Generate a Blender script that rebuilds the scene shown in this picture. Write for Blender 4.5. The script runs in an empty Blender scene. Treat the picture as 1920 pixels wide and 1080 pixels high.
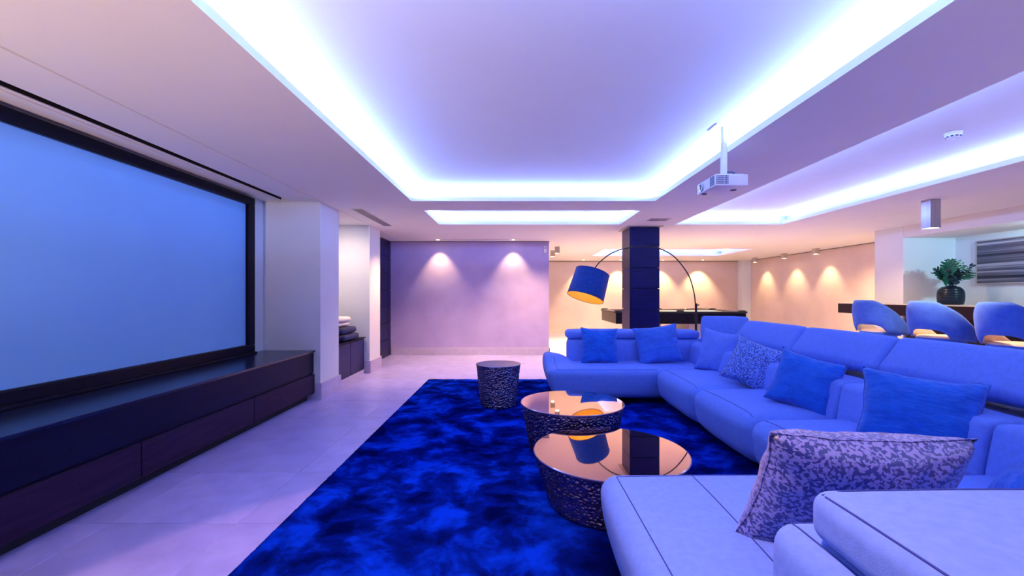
import bpy, bmesh, math, random
from mathutils import Vector, Matrix, noise
from mathutils.bvhtree import BVHTree
random.seed(7)
PI = math.pi
SC = bpy.context.scene
COL = SC.collection
CZ, CW = 2.465, 2.63          # soffit height, upper ceiling height inside the coves

# ------------------------------------------------------------------ camera
cam = bpy.data.cameras.new('camera')
cam.sensor_width = 36.0
cam.lens = 820 / 1920 * 36.0
cam.shift_x = -5 / 1920
cam.shift_y = 13 / 1920
cam.clip_start = 0.05
camo = bpy.data.objects.new('camera', cam)
COL.objects.link(camo)
camo.location = (0, 0, 1.30)
camo.rotation_euler = (PI / 2, 0, 0)
SC.camera = camo

# ------------------------------------------------------------------ world, exposure
W = bpy.data.worlds.new('world'); SC.world = W; W.use_nodes = True
W.node_tree.nodes['Background'].inputs[0].default_value = (0.02, 0.02, 0.03, 1)
W.node_tree.nodes['Background'].inputs[1].default_value = 0.3
SC.view_settings.view_transform = 'Standard'
SC.view_settings.look = 'None'
SC.view_settings.gamma = 1
SC.view_settings.use_curve_mapping = False
SC.view_settings.exposure = 0.0

# ------------------------------------------------------------------ lights
LED = (0.20, 0.34, 1.0)
WARM = (1.0, 0.65, 0.33)
PINK = (1.0, 0.70, 0.50)
LED_W = 26.5          # watts per metre of strip


def area(name, loc, direction, xaxis, sx, sy, power, color):
    l = bpy.data.lights.new(name, 'AREA'); l.shape = 'RECTANGLE'
    l.size = sx; l.size_y = sy; l.energy = power; l.color = color
    o = bpy.data.objects.new(name, l); COL.objects.link(o)
    z = -Vector(direction).normalized(); x = Vector(xaxis).normalized(); y = z.cross(x)
    m = Matrix((x, y, z)).transposed().to_4x4(); m.translation = Vector(loc)
    o.matrix_world = m
    return o


def spot(name, loc, target, power, color, angle, blend=0.4, radius=0.03):
    l = bpy.data.lights.new(name, 'SPOT'); l.energy = power; l.color = color
    l.spot_size = math.radians(angle); l.spot_blend = blend; l.shadow_soft_size = radius
    o = bpy.data.objects.new(name, l); COL.objects.link(o)
    o.location = loc
    o.rotation_euler = (Vector(target) - Vector(loc)).to_track_quat('-Z', 'Y').to_euler()
    return o


# cove openings in the ceiling: x0, x1, y0, y1, strength
COVES = [(-1.28, 1.74, 1.30, 5.43, 1.0), (-1.25, 1.74, 6.04, 7.23, 0.75),
         (2.65, 4.42, -0.6, 7.23, 0.75), (2.30, 6.05, 11.1, 13.1, 0.45)]
RING = 0.22
for (x0, x1, y0, y1, s) in COVES:
    zz = 2.532; o_ = 0.11; up = 1.6
    for (p, d, ax, L) in (((x0 - o_, (y0 + y1) / 2, zz), (1, 0, up), (0, 1, 0), y1 - y0),
                          ((x1 + o_, (y0 + y1) / 2, zz), (-1, 0, up), (0, 1, 0), y1 - y0),
                          (((x0 + x1) / 2, y0 - o_, zz), (0, 1, up), (1, 0, 0), x1 - x0),
                          (((x0 + x1) / 2, y1 + o_, zz), (0, -1, up), (1, 0, 0), x1 - x0)):
        area('cove_led', p, d, ax, L, 0.02, LED_W * s * L, LED)

# warm accent downlights that wash the walls
for x in (-1.62, -0.03):
    spot('wall_wash', (x, 9.26, 2.455), (x, 9.66, 0.6), 88, (1.0, 0.64, 0.26), 74, 0.7, 0.02)
for x in (2.3, 3.54, 4.95, 6.28):
    spot('wall_wash', (x, 14.6, 2.44), (x, 15.1, 0.4), 210, (1.0, 0.66, 0.30), 80, 0.7, 0.02)
for y in (13.75, 12.3, 11.0):
    spot('wall_wash', (7.58, y, 2.30), (8.1, y + 0.05, 0.6), 80, (1.0, 0.66, 0.30), 80, 0.8, 0.02)
# warm room spots: some are downlights, the rest added fill without fixtures
spot('room_and_fill_light', (0.0, 1.12, 2.45), (0.0, 1.12, 0), 210, (1.0, 0.50, 0.42), 87, 0.08, 0.02)
spot('room_and_fill_light', (-1.75, 7.7, 2.44), (-1.75, 7.7, 0), 230, (1.0, 0.56, 0.28), 120, 0.9, 0.05)
spot('room_and_fill_light', (0.4, 8.4, 2.44), (0.4, 8.4, 0), 370, (1.0, 0.58, 0.26), 130, 0.9, 0.05)
spot('room_and_fill_light', (1.6, 11.0, 2.28), (1.9, 11.4, 0), 1400, WARM, 140, 0.9, 0.05)
spot('room_and_fill_light', (4.2, 9.2, 2.44), (4.2, 9.2, 0), 1000, WARM, 140, 0.9, 0.05)
spot('room_and_fill_light', (6.9, 9.4, 2.44), (6.9, 9.4, 0), 350, WARM, 140, 0.9, 0.05)
spot('room_and_fill_light', (5.10, 5.36, 2.10), (5.10, 5.36, 0), 250, WARM, 120, 0.6, 0.04)
spot('room_and_fill_light', (5.3, 6.9, 2.44), (5.8, 6.9, 0), 110, WARM, 120, 0.6, 0.04)
for (x, y, p) in ((-2.3, -0.9, 480), (2.35, -1.0, 130), (5.2, -1.0, 230)):      # added upward fill behind the camera, no lamp modelled
    spot('up_fill', (x, y, 0.6), (x, y + 2.0, 2.8), p, PINK, 96, 0.8, 0.1)
spot('niche_light', (-2.74, 6.36, 2.30), (-2.80, 7.3, 1.1), 48, (1.0, 0.74, 0.50), 130, 0.9, 0.04)
spot('bar_light', (6.95, 5.3, 2.22), (6.95, 7.3, 1.5), 85, (0.45, 0.85, 1.0), 120, 0.9, 0.05)

# ------------------------------------------------------------------ materials
def nt(name):
    m = bpy.data.materials.new(name); m.use_nodes = True
    t = m.node_tree; b = t.nodes['Principled BSDF']
    return m, t, b


def noise_tex(t, scale, detail=4, rough=0.55, stretch=None):
    tc = t.nodes.new('ShaderNodeTexCoord'); mp = t.nodes.new('ShaderNodeMapping')
    if stretch: mp.inputs['Scale'].default_value = stretch
    n = t.nodes.new('ShaderNodeTexNoise')
    n.inputs['Scale'].default_value = scale; n.inputs['Detail'].default_value = detail
    n.inputs['Roughness'].default_value = rough
    t.links.new(tc.outputs['Object'], mp.inputs[0]); t.links.new(mp.outputs[0], n.inputs['Vector'])
    return n, mp


def mat(name, c1, c2=None, rough=0.6, metal=0.0, scale=8, bump=0.0, bscale=60, stretch=None,
        spec=0.5, lo=0.35, hi=0.65, detail=4, sheen=0.0, coat=0.0, bstretch=None, bdist=0.01):
    m, t, b = nt(name)
    b.inputs['Roughness'].default_value = rough
    b.inputs['Metallic'].default_value = metal
    b.inputs['Specular IOR Level'].default_value = spec
    if sheen:
        b.inputs['Sheen Weight'].default_value = sheen
        b.inputs['Sheen Roughness'].default_value = 0.5
    if coat: b.inputs['Coat Weight'].default_value = coat
    c2 = c2 or tuple(v * 0.92 for v in c1)
    n, _ = noise_tex(t, scale, detail, stretch=stretch)
    r = t.nodes.new('ShaderNodeValToRGB')
    r.color_ramp.elements[0].position = lo; r.color_ramp.elements[1].position = hi
    r.color_ramp.elements[0].color = (*c2, 1); r.color_ramp.elements[1].color = (*c1, 1)
    t.links.new(n.outputs['Fac'], r.inputs[0]); t.links.new(r.outputs[0], b.inputs['Base Color'])
    if bump:
        n2, _ = noise_tex(t, bscale, 6, stretch=bstretch)
        bp = t.nodes.new('ShaderNodeBump'); bp.inputs['Strength'].default_value = bump
        bp.inputs['Distance'].default_value = bdist
        t.links.new(n2.outputs['Fac'], bp.inputs['Height']); t.links.new(bp.outputs[0], b.inputs['Normal'])
    return m


def emit(name, c, s):
    m, t, b = nt(name)
    b.inputs['Base Color'].default_value = (*c, 1)
    b.inputs['Emission Color'].default_value = (*c, 1)
    b.inputs['Emission Strength'].default_value = s
    return m


M = {}
M['paint'] = mat('white_paint', (0.76, 0.80, 0.84), (0.74, 0.78, 0.82), 0.7, scale=3, bump=0.03, bscale=200)
M['ceil'] = mat('ceiling_paint', (0.80, 0.78, 0.76), (0.78, 0.76, 0.74), 0.8, scale=2)
M['plaster'] = mat('lavender_plaster', (0.48, 0.41, 0.72), (0.42, 0.35, 0.65), 0.6, scale=2.2, bump=0.12, bscale=9, detail=8)
M['plaster2'] = mat('sand_plaster', (0.70, 0.56, 0.52), (0.64, 0.50, 0.47), 0.65, scale=1.6, bump=0.10, bscale=9, detail=8)
M['stone'] = mat('tile_stone', (0.58, 0.53, 0.56), (0.49, 0.45, 0.49), 0.38, scale=5, bump=0.05, bscale=70, detail=9)
M['grout'] = mat('grout', (0.70, 0.68, 0.70), None, 0.8)
M['skirt'] = mat('skirting_stone', (0.54, 0.48, 0.68), (0.48, 0.42, 0.62), 0.45, scale=12, bump=0.03)
M['wood'] = mat('dark_wood', (0.003, 0.004, 0.024), (0.0015, 0.002, 0.014), 0.45, spec=0.10, scale=3, stretch=(14, 1, 14), bump=0.05, bscale=30, bstretch=(1, .1, 8))
M['woodtop'] = mat('dark_wood_top', (0.006, 0.012, 0.045), (0.003, 0.006, 0.028), 0.22, scale=3, stretch=(14, 1, 14), spec=0.5)
M['wood2'] = mat('dark_wood_drawer', (0.024, 0.010, 0.032), (0.014, 0.006, 0.020), 0.5, spec=0.10, scale=3, stretch=(14, 1, 14), bump=0.05, bscale=30)
M['panel'] = mat('black_panel', (0.008, 0.008, 0.085), (0.005, 0.005, 0.055), 0.30, spec=0.16, scale=4, stretch=(1, 1, 8), bump=0.04)
M['black'] = mat('black_metal', (0.02, 0.018, 0.022), None, 0.35, metal=0.3)
M['void'] = mat('black_matte', (0.006, 0.005, 0.008), None, 0.9)
M['frame'] = mat('screen_frame', (0.002, 0.002, 0.010), None, 0.4, spec=0.12)
M['screen'] = mat('screen_cloth', (0.24, 0.56, 1.0), (0.23, 0.54, 0.98), 0.75, scale=2, bump=0.05, bscale=400)
M['sofa'] = mat('sofa_fabric', (0.15, 0.29, 0.92), (0.13, 0.26, 0.85), 0.85, scale=40, bump=0.25, bscale=350, spec=0.1, sheen=0.05)
M['seam'] = mat('sofa_seam', (0.02, 0.045, 0.30), None, 0.9)
M['blue'] = mat('blue_velvet', (0.012, 0.15, 0.72), (0.010, 0.11, 0.60), 0.75, scale=9, bump=0.7, bscale=7, bstretch=(1, 3.2, 1), bdist=0.035, spec=0.2, sheen=0.2)
M['blue2'] = mat('blue_linen', (0.05, 0.19, 0.78), (0.04, 0.15, 0.66), 0.8, scale=9, bump=0.7, bscale=7, bstretch=(1, 3.2, 1), bdist=0.035, spec=0.2, sheen=0.2)
M['stool_warm_lit'] = mat('stool_fabric_warm_lit', (0.66, 0.52, 0.47), (0.62, 0.47, 0.43), 0.8, scale=30, bump=0.1, bscale=300, spec=0.2)  # seat and inside: warm light put into the colour of the stool fabric
M['stool'] = mat('stool_fabric_blue_lit', (0.05, 0.14, 0.62), (0.04, 0.11, 0.54), 0.8, scale=12, bump=0.1, bscale=300, spec=0.1, sheen=0.1)  # outside of the same fabric, with the blue cove light coloured in
M['mirror'] = mat('bronze_mirror', (0.80, 0.54, 0.46), (0.80, 0.54, 0.46), 0.02, metal=1.0)
M['hammer'] = mat('hammered_metal', (0.24, 0.21, 0.36), (0.14, 0.12, 0.24), 0.22, metal=0.9, scale=20)
M['stooltop'] = mat('satin_top', (0.26, 0.24, 0.32), (0.22, 0.20, 0.28), 0.36, metal=0.7, scale=5)
M['white'] = mat('white_plastic', (0.78, 0.78, 0.82), None, 0.4)
M['grey'] = mat('grey_metal', (0.50, 0.44, 0.42), None, 0.5, metal=0.2)
M['steel'] = mat('brushed_steel', (0.55, 0.55, 0.62), (0.45, 0.45, 0.52), 0.35, metal=0.9, scale=20, stretch=(1, 1, .05))
M['dim'] = mat('grille_dark', (0.03, 0.05, 0.12), None, 0.5)
M['shade'] = mat('shade_velvet', (0.003, 0.05, 0.30), (0.001, 0.03, 0.18), 0.5, scale=40, bump=0.2, bscale=120, spec=0.2)
M['gold'] = mat('shade_gold', (0.98, 0.66, 0.12), None, 0.5)
M['bulb'] = emit('bulb', (1.0, 0.68, 0.25), 55)
M['lens'] = emit('spot_lens', (1.0, 0.76, 0.42), 40)
M['glass_lens'] = mat('projector_lens', (0.01, 0.015, 0.05), None, 0.05, coat=1)
M['felt'] = mat('pool_cloth', (0.5, 0.42, 0.42), None, 0.9)
M['lacquer'] = mat('black_lacquer', (0.006, 0.005, 0.010), None, 0.18, spec=0.25)
M['topslab'] = mat('counter_top', (0.62, 0.56, 0.52), None, 0.3)
M['counter'] = mat('counter_wood', (0.012, 0.004, 0.012), None, 0.45, spec=0.2)
M['vase'] = mat('vase_glaze', (0.003, 0.012, 0.03), (0.002, 0.008, 0.02), 0.3, scale=6, spec=0.3)
M['leaf'] = mat('leaf_green', (0.004, 0.095, 0.05), (0.002, 0.035, 0.025), 0.35, scale=12)
M['leaf2'] = mat('leaf_bluegreen', (0.015, 0.045, 0.075), (0.006, 0.022, 0.045), 0.55, scale=30)
M['navy'] = mat('navy_fabric', (0.020, 0.025, 0.10), (0.014, 0.018, 0.07), 0.85, scale=30, bump=0.3, bscale=60)
M['towel'] = mat('white_towel', (0.85, 0.82, 0.82), None, 0.9, scale=30, bump=0.4, bscale=120)


def rug_mat():
    m, t, b = nt('rug_pile')
    b.inputs['Roughness'].default_value = 0.9; b.inputs['Specular IOR Level'].default_value = 0.0
    tc = t.nodes.new('ShaderNodeTexCoord')
    n0 = t.nodes.new('ShaderNodeTexNoise'); n0.inputs['Scale'].default_value = 1.6; n0.inputs['Detail'].default_value = 3
    va = t.nodes.new('ShaderNodeVectorMath'); va.operation = 'MULTIPLY_ADD'
    va.inputs[1].default_value = (0.5, 0.5, 0.5)
    n = t.nodes.new('ShaderNodeTexNoise'); n.inputs['Scale'].default_value = 3.6
    n.inputs['Detail'].default_value = 9; n.inputs['Roughness'].default_value = 0.62
    t.links.new(tc.outputs['Object'], n0.inputs['Vector'])
    t.links.new(n0.outputs['Color'], va.inputs[0]); t.links.new(tc.outputs['Object'], va.inputs[2])
    t.links.new(va.outputs[0], n.inputs['Vector'])
    r = t.nodes.new('ShaderNodeValToRGB'); e = r.color_ramp.elements
    e[0].position = 0.38; e[0].color = (0.0005, 0.002, 0.05, 1)
    e[1].position = 0.64; e[1].color = (0.002, 0.042, 0.64, 1)
    k = e.new(0.50); k.color = (0.001, 0.009, 0.18, 1)
    t.links.new(n.outputs['Fac'], r.inputs[0]); t.links.new(r.outputs[0], b.inputs['Base Color'])
    n3 = t.nodes.new('ShaderNodeTexNoise'); n3.inputs['Scale'].default_value = 220
    t.links.new(tc.outputs['Object'], n3.inputs['Vector'])
    bp = t.nodes.new('ShaderNodeBump'); bp.inputs['Strength'].default_value = 0.8; bp.inputs['Distance'].default_value = 0.01
    t.links.new(n3.outputs['Fac'], bp.inputs['Height']); t.links.new(bp.outputs[0], b.inputs['Normal'])
    return m


def spotted_mat(name, light, dark, scale, thr, stretch=(1, 1, 1), rough=0.45, metal=0.0, warp=0.05):
    m, t, b = nt(name)
    b.inputs['Roughness'].default_value = rough; b.inputs['Metallic'].default_value = metal
    b.inputs['Sheen Weight'].default_value = 0.2
    tc = t.nodes.new('ShaderNodeTexCoord'); mp = t.nodes.new('ShaderNodeMapping')
    mp.inputs['Scale'].default_value = stretch
    n0 = t.nodes.new('ShaderNodeTexNoise'); n0.inputs['Scale'].default_value = scale * 0.6
    va = t.nodes.new('ShaderNodeVectorMath'); va.operation = 'MULTIPLY_ADD'
    va.inputs[1].default_value = (warp, warp, warp)
    n = t.nodes.new('ShaderNodeTexNoise'); n.inputs['Scale'].default_value = scale
    n.inputs['Detail'].default_value = 2.5
    t.links.new(tc.outputs['Object'], mp.inputs[0]); t.links.new(mp.outputs[0], n0.inputs['Vector'])
    t.links.new(n0.outputs['Color'], va.inputs[0]); t.links.new(mp.outputs[0], va.inputs[2])
    t.links.new(va.outputs[0], n.inputs['Vector'])
    r = t.nodes.new('ShaderNodeValToRGB'); e = r.color_ramp.elements
    e[0].position = thr - 0.025; e[0].color = (*dark, 1); e[1].position = thr + 0.025; e[1].color = (*light, 1)
    t.links.new(n.outputs['Fac'], r.inputs[0]); t.links.new(r.outputs[0], b.inputs['Base Color'])
    bp = t.nodes.new('ShaderNodeBump'); bp.inputs['Strength'].default_value = 0.3; bp.inputs['Distance'].default_value = 0.004
    t.links.new(n.outputs['Fac'], bp.inputs['Height']); t.links.new(bp.outputs[0], b.inputs['Normal'])
    return m


def art_mat():
    m, t, b = nt('striped_print')
    b.inputs['Roughness'].default_value = 0.25
    tc = t.nodes.new('ShaderNodeTexCoord'); mp = t.nodes.new('ShaderNodeMapping')
    mp.inputs['Scale'].default_value = (0.02, 0.015, 1.6)
    n = t.nodes.new('ShaderNodeTexNoise'); n.inputs['Scale'].default_value = 7
    n.inputs['Detail'].default_value = 5; n.inputs['Roughness'].default_value = 0.65
    t.links.new(tc.outputs['Object'], mp.inputs[0]); t.links.new(mp.outputs[0], n.inputs['Vector'])
    r = t.nodes.new('ShaderNodeValToRGB'); e = r.color_ramp.elements
    e[0].position = 0.40; e[0].color = (0.012, 0.014, 0.04, 1); e[1].position = 0.68; e[1].color = (0.75, 0.72, 0.85, 1)
    k = e.new(0.52); k.color = (0.12, 0.12, 0.18, 1)
    t.links.new(n.outputs['Fac'], r.inputs[0]); t.links.new(r.outputs[0], b.inputs['Base Color'])
    return m


M['rug'] = rug_mat()
M['leopard'] = spotted_mat('leopard_satin', (0.18, 0.21, 0.56), (0.012, 0.028, 0.20), 72, 0.50, (1, 1.35, 1), 0.38, warp=0.02)
M['dots'] = spotted_mat('flecked_weave', (0.16, 0.34, 0.95), (0.010, 0.045, 0.34), 85, 0.50, (1, 1, 1), 0.6, warp=0.01)
M['art'] = art_mat()

# ------------------------------------------------------------------ helpers
ORG = {}


def obj(name, bm, m, parent=None, loc=None, smooth=False, auto=None):
    me = bpy.data.meshes.new(name)
    org = Vector(loc) if loc is not None else (ORG[parent.name] if parent is not None else Vector((0, 0, 0)))
    if org.length: bmesh.ops.translate(bm, verts=bm.verts, vec=-org)
    bmesh.ops.recalc_face_normals(bm, faces=bm.faces)
    if smooth:
        for f in bm.faces: f.smooth = True
    bm.to_mesh(me); bm.free()
    o = bpy.data.objects.new(name, me)
    for k in (m if isinstance(m, (list, tuple)) else [m]): me.materials.append(k)
    COL.objects.link(o)
    if parent is not None: o.parent = parent
    elif loc is not None: o.location = org
    if auto:
        mod_smooth(me, auto)
    ORG[o.name] = org
    return o


def mod_smooth(me, deg):
    me.shade_smooth() if hasattr(me, 'shade_smooth') else None
    if hasattr(me, 'set_sharp_from_angle'): me.set_sharp_from_angle(angle=math.radians(deg))


def thing(name, label, cat, loc, group=None):
    o = bpy.data.objects.new(name, None); COL.objects.link(o); o.location = loc
    o.empty_display_size = 0.1
    o['label'] = label; o['category'] = cat
    if group: o['group'] = group
    ORG[o.name] = Vector(loc)
    return o


def tag(o, label, cat, group=None):
    o['label'] = label; o['category'] = cat
    if group: o['group'] = group
    return o


def struct(name, bm, m, **k):
    o = obj(name, bm, m, **k)
    o['kind'] = 'structure'
    return o


def copy_tree(o, parent=None):
    c = o.copy(); COL.objects.link(c)
    if parent is not None: c.parent = parent
    ORG[c.name] = ORG.get(o.name, Vector((0, 0, 0)))
    for ch in list(o.children): copy_tree(ch, c)
    return c


def bx(bm, x0, x1, y0, y1, z0, z1, bevel=0, seg=1):
    r = bmesh.ops.create_cube(bm, size=1)
    vs = r['verts']
    for v in vs:
        v.co.x = x0 if v.co.x < 0 else x1
        v.co.y = y0 if v.co.y < 0 else y1
        v.co.z = z0 if v.co.z < 0 else z1
    if bevel:
        es = {e for v in vs for e in v.link_edges}
        bmesh.ops.bevel(bm, geom=list(es), offset=bevel, segments=seg, profile=0.5, affect='EDGES')
    return bm


def box(x0, x1, y0, y1, z0, z1, bevel=0, seg=1):
    return bx(bmesh.new(), x0, x1, y0, y1, z0, z1, bevel, seg)


def lathe(bm, prof, center=(0, 0, 0), seg=48, cap=True):
    rings = []
    cx, cy, cz = center
    for (r, z) in prof:
        rings.append([bm.verts.new((cx + r * math.cos(2 * PI * k / seg), cy + r * math.sin(2 * PI * k / seg), cz + z)) for k in range(seg)])
    for a, b in zip(rings, rings[1:]):
        for k in range(seg):
            bm.faces.new((a[k], a[(k + 1) % seg], b[(k + 1) % seg], b[k]))
    if cap:
        bm.faces.new(rings[0][::-1]); bm.faces.new(rings[-1])
    return bm


def tube(bm, pts, r, seg=10, cap=True):
    pts = [Vector(p) for p in pts]
    rings = []
    prev = None
    for i, p in enumerate(pts):
        t = (pts[min(i + 1, len(pts) - 1)] - pts[max(i - 1, 0)]).normalized()
        if prev is None:
            a = t.orthogonal().normalized()
        else:
            a = (prev - t * prev.dot(t)).normalized()
        prev = a
        b = t.cross(a)
        rr = r[i] if isinstance(r, (list, tuple)) else r
        rings.append([bm.verts.new(p + rr * (math.cos(2 * PI * k / seg) * a + math.sin(2 * PI * k / seg) * b)) for k in range(seg)])
    for a, b in zip(rings, rings[1:]):
        for k in range(seg):
            bm.faces.new((a[k], a[(k + 1) % seg], b[(k + 1) % seg], b[k]))
    if cap:
        bm.faces.new(rings[0][::-1]); bm.faces.new(rings[-1])
    return bm


def catmull(pts, n=8):
    P = [Vector(p) for p in pts]
    P = [P[0] * 2 - P[1]] + P + [P[-1] * 2 - P[-2]]
    out = []
    for i in range(1, len(P) - 2):
        for k in range(n):
            t = k / n
            a, b, c, d = P[i - 1], P[i], P[i + 1], P[i + 2]
            out.append(0.5 * ((2 * b) + (c - a) * t + (2 * a - 5 * b + 4 * c - d) * t * t + (3 * b - a - 3 * c + d) * t ** 3))
    out.append(P[-2])
    return out


def axis_samples(h, r, n):
    i = h - r
    off = [0.22, 0.43, 0.68, 1.0]
    mid = [-i + 2 * i * k / n for k in range(n + 1)]
    return [-i - r * o for o in off[::-1]] + mid + [i + r * o for o in off]


def softbox(x0, x1, y0, y1, z0, z1, r=0.06, bulge=(0.01, 0.01, 0.02), n=8, deform=None, bm=None, wob=0.0, seed=0):
    """rounded, gently swollen upholstery block"""
    own = bm is None
    B = bmesh.new()
    c = Vector(((x0 + x1) / 2, (y0 + y1) / 2, (z0 + z1) / 2))
    h = Vector(((x1 - x0) / 2, (y1 - y0) / 2, (z1 - z0) / 2))
    r = min(r, h.x * .98, h.y * .98, h.z * .98)
    S = [axis_samples(h[k], r, n) for k in range(3)]
    for ax in range(3):
        a, b = (ax + 1) % 3, (ax + 2) % 3
        for s in (-1, 1):
            g = []
            for u in S[a]:
                row = []
                for v in S[b]:
                    q = Vector((0, 0, 0)); q[ax] = s * h[ax]; q[a] = u; q[b] = v
                    inner = Vector([max(-(h[k] - r), min(h[k] - r, q[k])) for k in range(3)])
                    d = q - inner
                    p = inner + d.normalized() * r
                    row.append(B.verts.new(p))
                g.append(row)
            for i in range(len(g) - 1):
                for j in range(len(g[0]) - 1):
                    f = (g[i][j], g[i + 1][j], g[i + 1][j + 1], g[i][j + 1])
                    B.faces.new(f if s > 0 else f[::-1])
    bmesh.ops.remove_doubles(B, verts=B.verts, dist=1e-5)
    for v in B.verts:
        p = v.co.copy()
        w = [1 - abs(p[k] / h[k]) ** 3 for k in range(3)]
        for k in range(3):
            o1, o2 = (k + 1) % 3, (k + 2) % 3
            v.co[k] += bulge[k] * (p[k] / h[k]) * w[o1] * w[o2]
        if wob:
            v.co += wob * noise.noise_vector(p * 5 + Vector((seed, seed * 2, 0)))
        v.co += c
        if deform: v.co = deform(v.co)
    if own: return B
    me = bpy.data.meshes.new('tmp'); B.to_mesh(me); B.free(); bm.from_mesh(me); bpy.data.meshes.remove(me)
    return bm


def seam_on(bm, pts, direction, parent, r=0.0024):
    """a sewn seam line laid on the surface of bm along pts (cast in direction)"""
    tree = BVHTree.FromBMesh(bm)
    out = []
    d = Vector(direction).normalized()
    for p in pts:
        hit = tree.ray_cast(Vector(p) - d * 0.6, d)
        if hit[0] is not None: out.append(hit[0] - d * 0.0006)
    if len(out) > 2:
        return tube(bmesh.new(), out, r, 6)
    return None


def pillow_bm(w, h, t, n=26, seed=0, wr=0.012, pin=0.10):
    bm = bmesh.new()
    G = {}
    for s in (1, -1):
        for i in range(n + 1):
            for j in range(n + 1):
                u = -1 + 2 * i / n; v = -1 + 2 * j / n
                u = math.copysign(abs(u) ** 0.9, u); v = math.copysign(abs(v) ** 0.9, v)
                edge = (i in (0, n)) or (j in (0, n))
                if edge and (0, i, j) in G:
                    G[(s, i, j)] = G[(0, i, j)]; continue
                x = u * w / 2 * (1 - pin * (1 - v * v))
                y = v * h / 2 * (1 - pin * (1 - u * u))
                z = s * t * 0.62 * (max(0, (1 - u * u)) * max(0, (1 - v * v))) ** 0.37
                e = max(abs(u), abs(v))
                k = noise.noise(Vector((x * 9 + seed, y * 9, seed * 3.1)))
                rad = noise.noise(Vector((math.atan2(v, u) * 5 + seed * 2, e * 1.5, seed)))
                if not edge:
                    z += s * (wr * k * 0.9 + wr * 2.2 * rad * e ** 2 * (1 - e ** 8))
                x += 0.006 * noise.noise(Vector((y * 12, seed, 1))) ; y += 0.006 * noise.noise(Vector((x * 12, seed, 2)))
                vert = bm.verts.new((x, y, z))
                G[(s, i, j)] = vert
                if edge: G[(0, i, j)] = vert
    for s in (1, -1):
        for i in range(n):
            for j in range(n):
                q = (G[(s, i, j)], G[(s, i + 1, j)], G[(s, i + 1, j + 1)], G[(s, i, j + 1)])
                bm.faces.new(q if s > 0 else q[::-1])
    rim = [G[(1, i, 0)].co.copy() for i in range(n + 1)] + [G[(1, n, j)].co.copy() for j in range(1, n + 1)] + \
          [G[(1, i, n)].co.copy() for i in range(n - 1, -1, -1)] + [G[(1, 0, j)].co.copy() for j in range(n - 1, 0, -1)]
    return bm, rim


def cushion(label, center, normal, w, h, t, m, roll=0, seed=0, group=None, wr=0.012, piping=True, sag=None, name='throw_pillow'):
    bm, rim = pillow_bm(w, h, t, seed=seed, wr=wr)
    z = Vector(normal).normalized()
    up = Vector((0, 0, 1))
    y = (up - z * up.dot(z)).normalized()
    x = y.cross(z)
    R = Matrix((x, y, z)).transposed() @ Matrix.Rotation(math.radians(roll), 3, 'Z')
    o = obj(name, bm, m, smooth=True)
    mw = R.to_4x4(); mw.translation = Vector(center)
    o.matrix_world = mw
    tag(o, label, 'pillow', group)
    if piping:
        b2 = tube(bmesh.new(), rim + [rim[0]], 0.0028, 6, cap=False)
        p = obj('piping', b2, m, parent=None, smooth=True)
        p.parent = o
    return o


# ================================================================== ROOM SHELL
# ---- floor: base slab, then tiles as pieces up to y = 9.4, a tiled pattern in material beyond
def floor_far_mat():
    m, t, b = nt('floor_far_tiles')
    b.inputs['Roughness'].default_value = 0.4
    tc = t.nodes.new('ShaderNodeTexCoord')
    br = t.nodes.new('ShaderNodeTexBrick'); br.offset = 0; br.inputs['Scale'].default_value = 1
    br.inputs['Brick Width'].default_value = .72; br.inputs['Row Height'].default_value = .72
    br.inputs['Mortar Size'].default_value = 0.003
    br.inputs['Color1'].default_value = (0.50, 0.48, 0.66, 1); br.inputs['Color2'].default_value = (0.47, 0.45, 0.62, 1)
    br.inputs['Mortar'].default_value = (0.7, 0.68, 0.7, 1)
    t.links.new(tc.outputs['Object'], br.inputs['Vector']); t.links.new(br.outputs[0], b.inputs['Base Color'])
    return m


TS = 0.72
ty1 = 0.33 + TS * 13
fl = struct('floor', bx(box(-3.6, 8.3, -2.7, ty1, -0.12, -0.004), -3.6, 8.3, ty1, 15.4, -0.12, 0.0), [M['grout'], floor_far_mat()])
for p in fl.data.polygons:
    if p.center.y > ty1 + 0.001: p.material_index = 1
tile_me = None
stone_mats = []
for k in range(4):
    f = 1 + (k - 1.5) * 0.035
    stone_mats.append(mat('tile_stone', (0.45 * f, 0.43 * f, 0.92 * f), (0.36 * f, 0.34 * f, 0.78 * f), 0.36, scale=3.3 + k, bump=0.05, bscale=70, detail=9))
tmeshes = []
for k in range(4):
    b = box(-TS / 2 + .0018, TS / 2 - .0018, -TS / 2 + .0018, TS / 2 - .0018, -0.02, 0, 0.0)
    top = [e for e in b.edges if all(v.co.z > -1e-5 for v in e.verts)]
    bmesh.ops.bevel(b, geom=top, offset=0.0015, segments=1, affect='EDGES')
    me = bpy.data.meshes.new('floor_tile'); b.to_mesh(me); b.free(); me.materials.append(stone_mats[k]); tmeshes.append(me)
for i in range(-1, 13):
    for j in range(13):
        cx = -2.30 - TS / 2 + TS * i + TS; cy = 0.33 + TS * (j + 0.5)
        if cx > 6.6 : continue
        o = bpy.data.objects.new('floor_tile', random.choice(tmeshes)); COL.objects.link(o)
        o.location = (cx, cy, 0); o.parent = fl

# ---- ceiling made of soffit cells around the coves and the screen slot
xs = {-3.6, 8.3}; ys = {-2.7, 15.4}
for (x0, x1, y0, y1, s) in COVES:
    xs |= {x0, x1, x0 - RING, x1 + RING}; ys |= {y0, y1, y0 - RING, y1 + RING}
SLOT = (-2.87, -2.79, 0.4, 5.37)
xs |= {SLOT[0], SLOT[1]}; ys |= {SLOT[2], SLOT[3]}
xs = sorted(xs); ys = sorted(ys)
cb = bmesh.new()


def mergeable(cells):
    return cells


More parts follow.
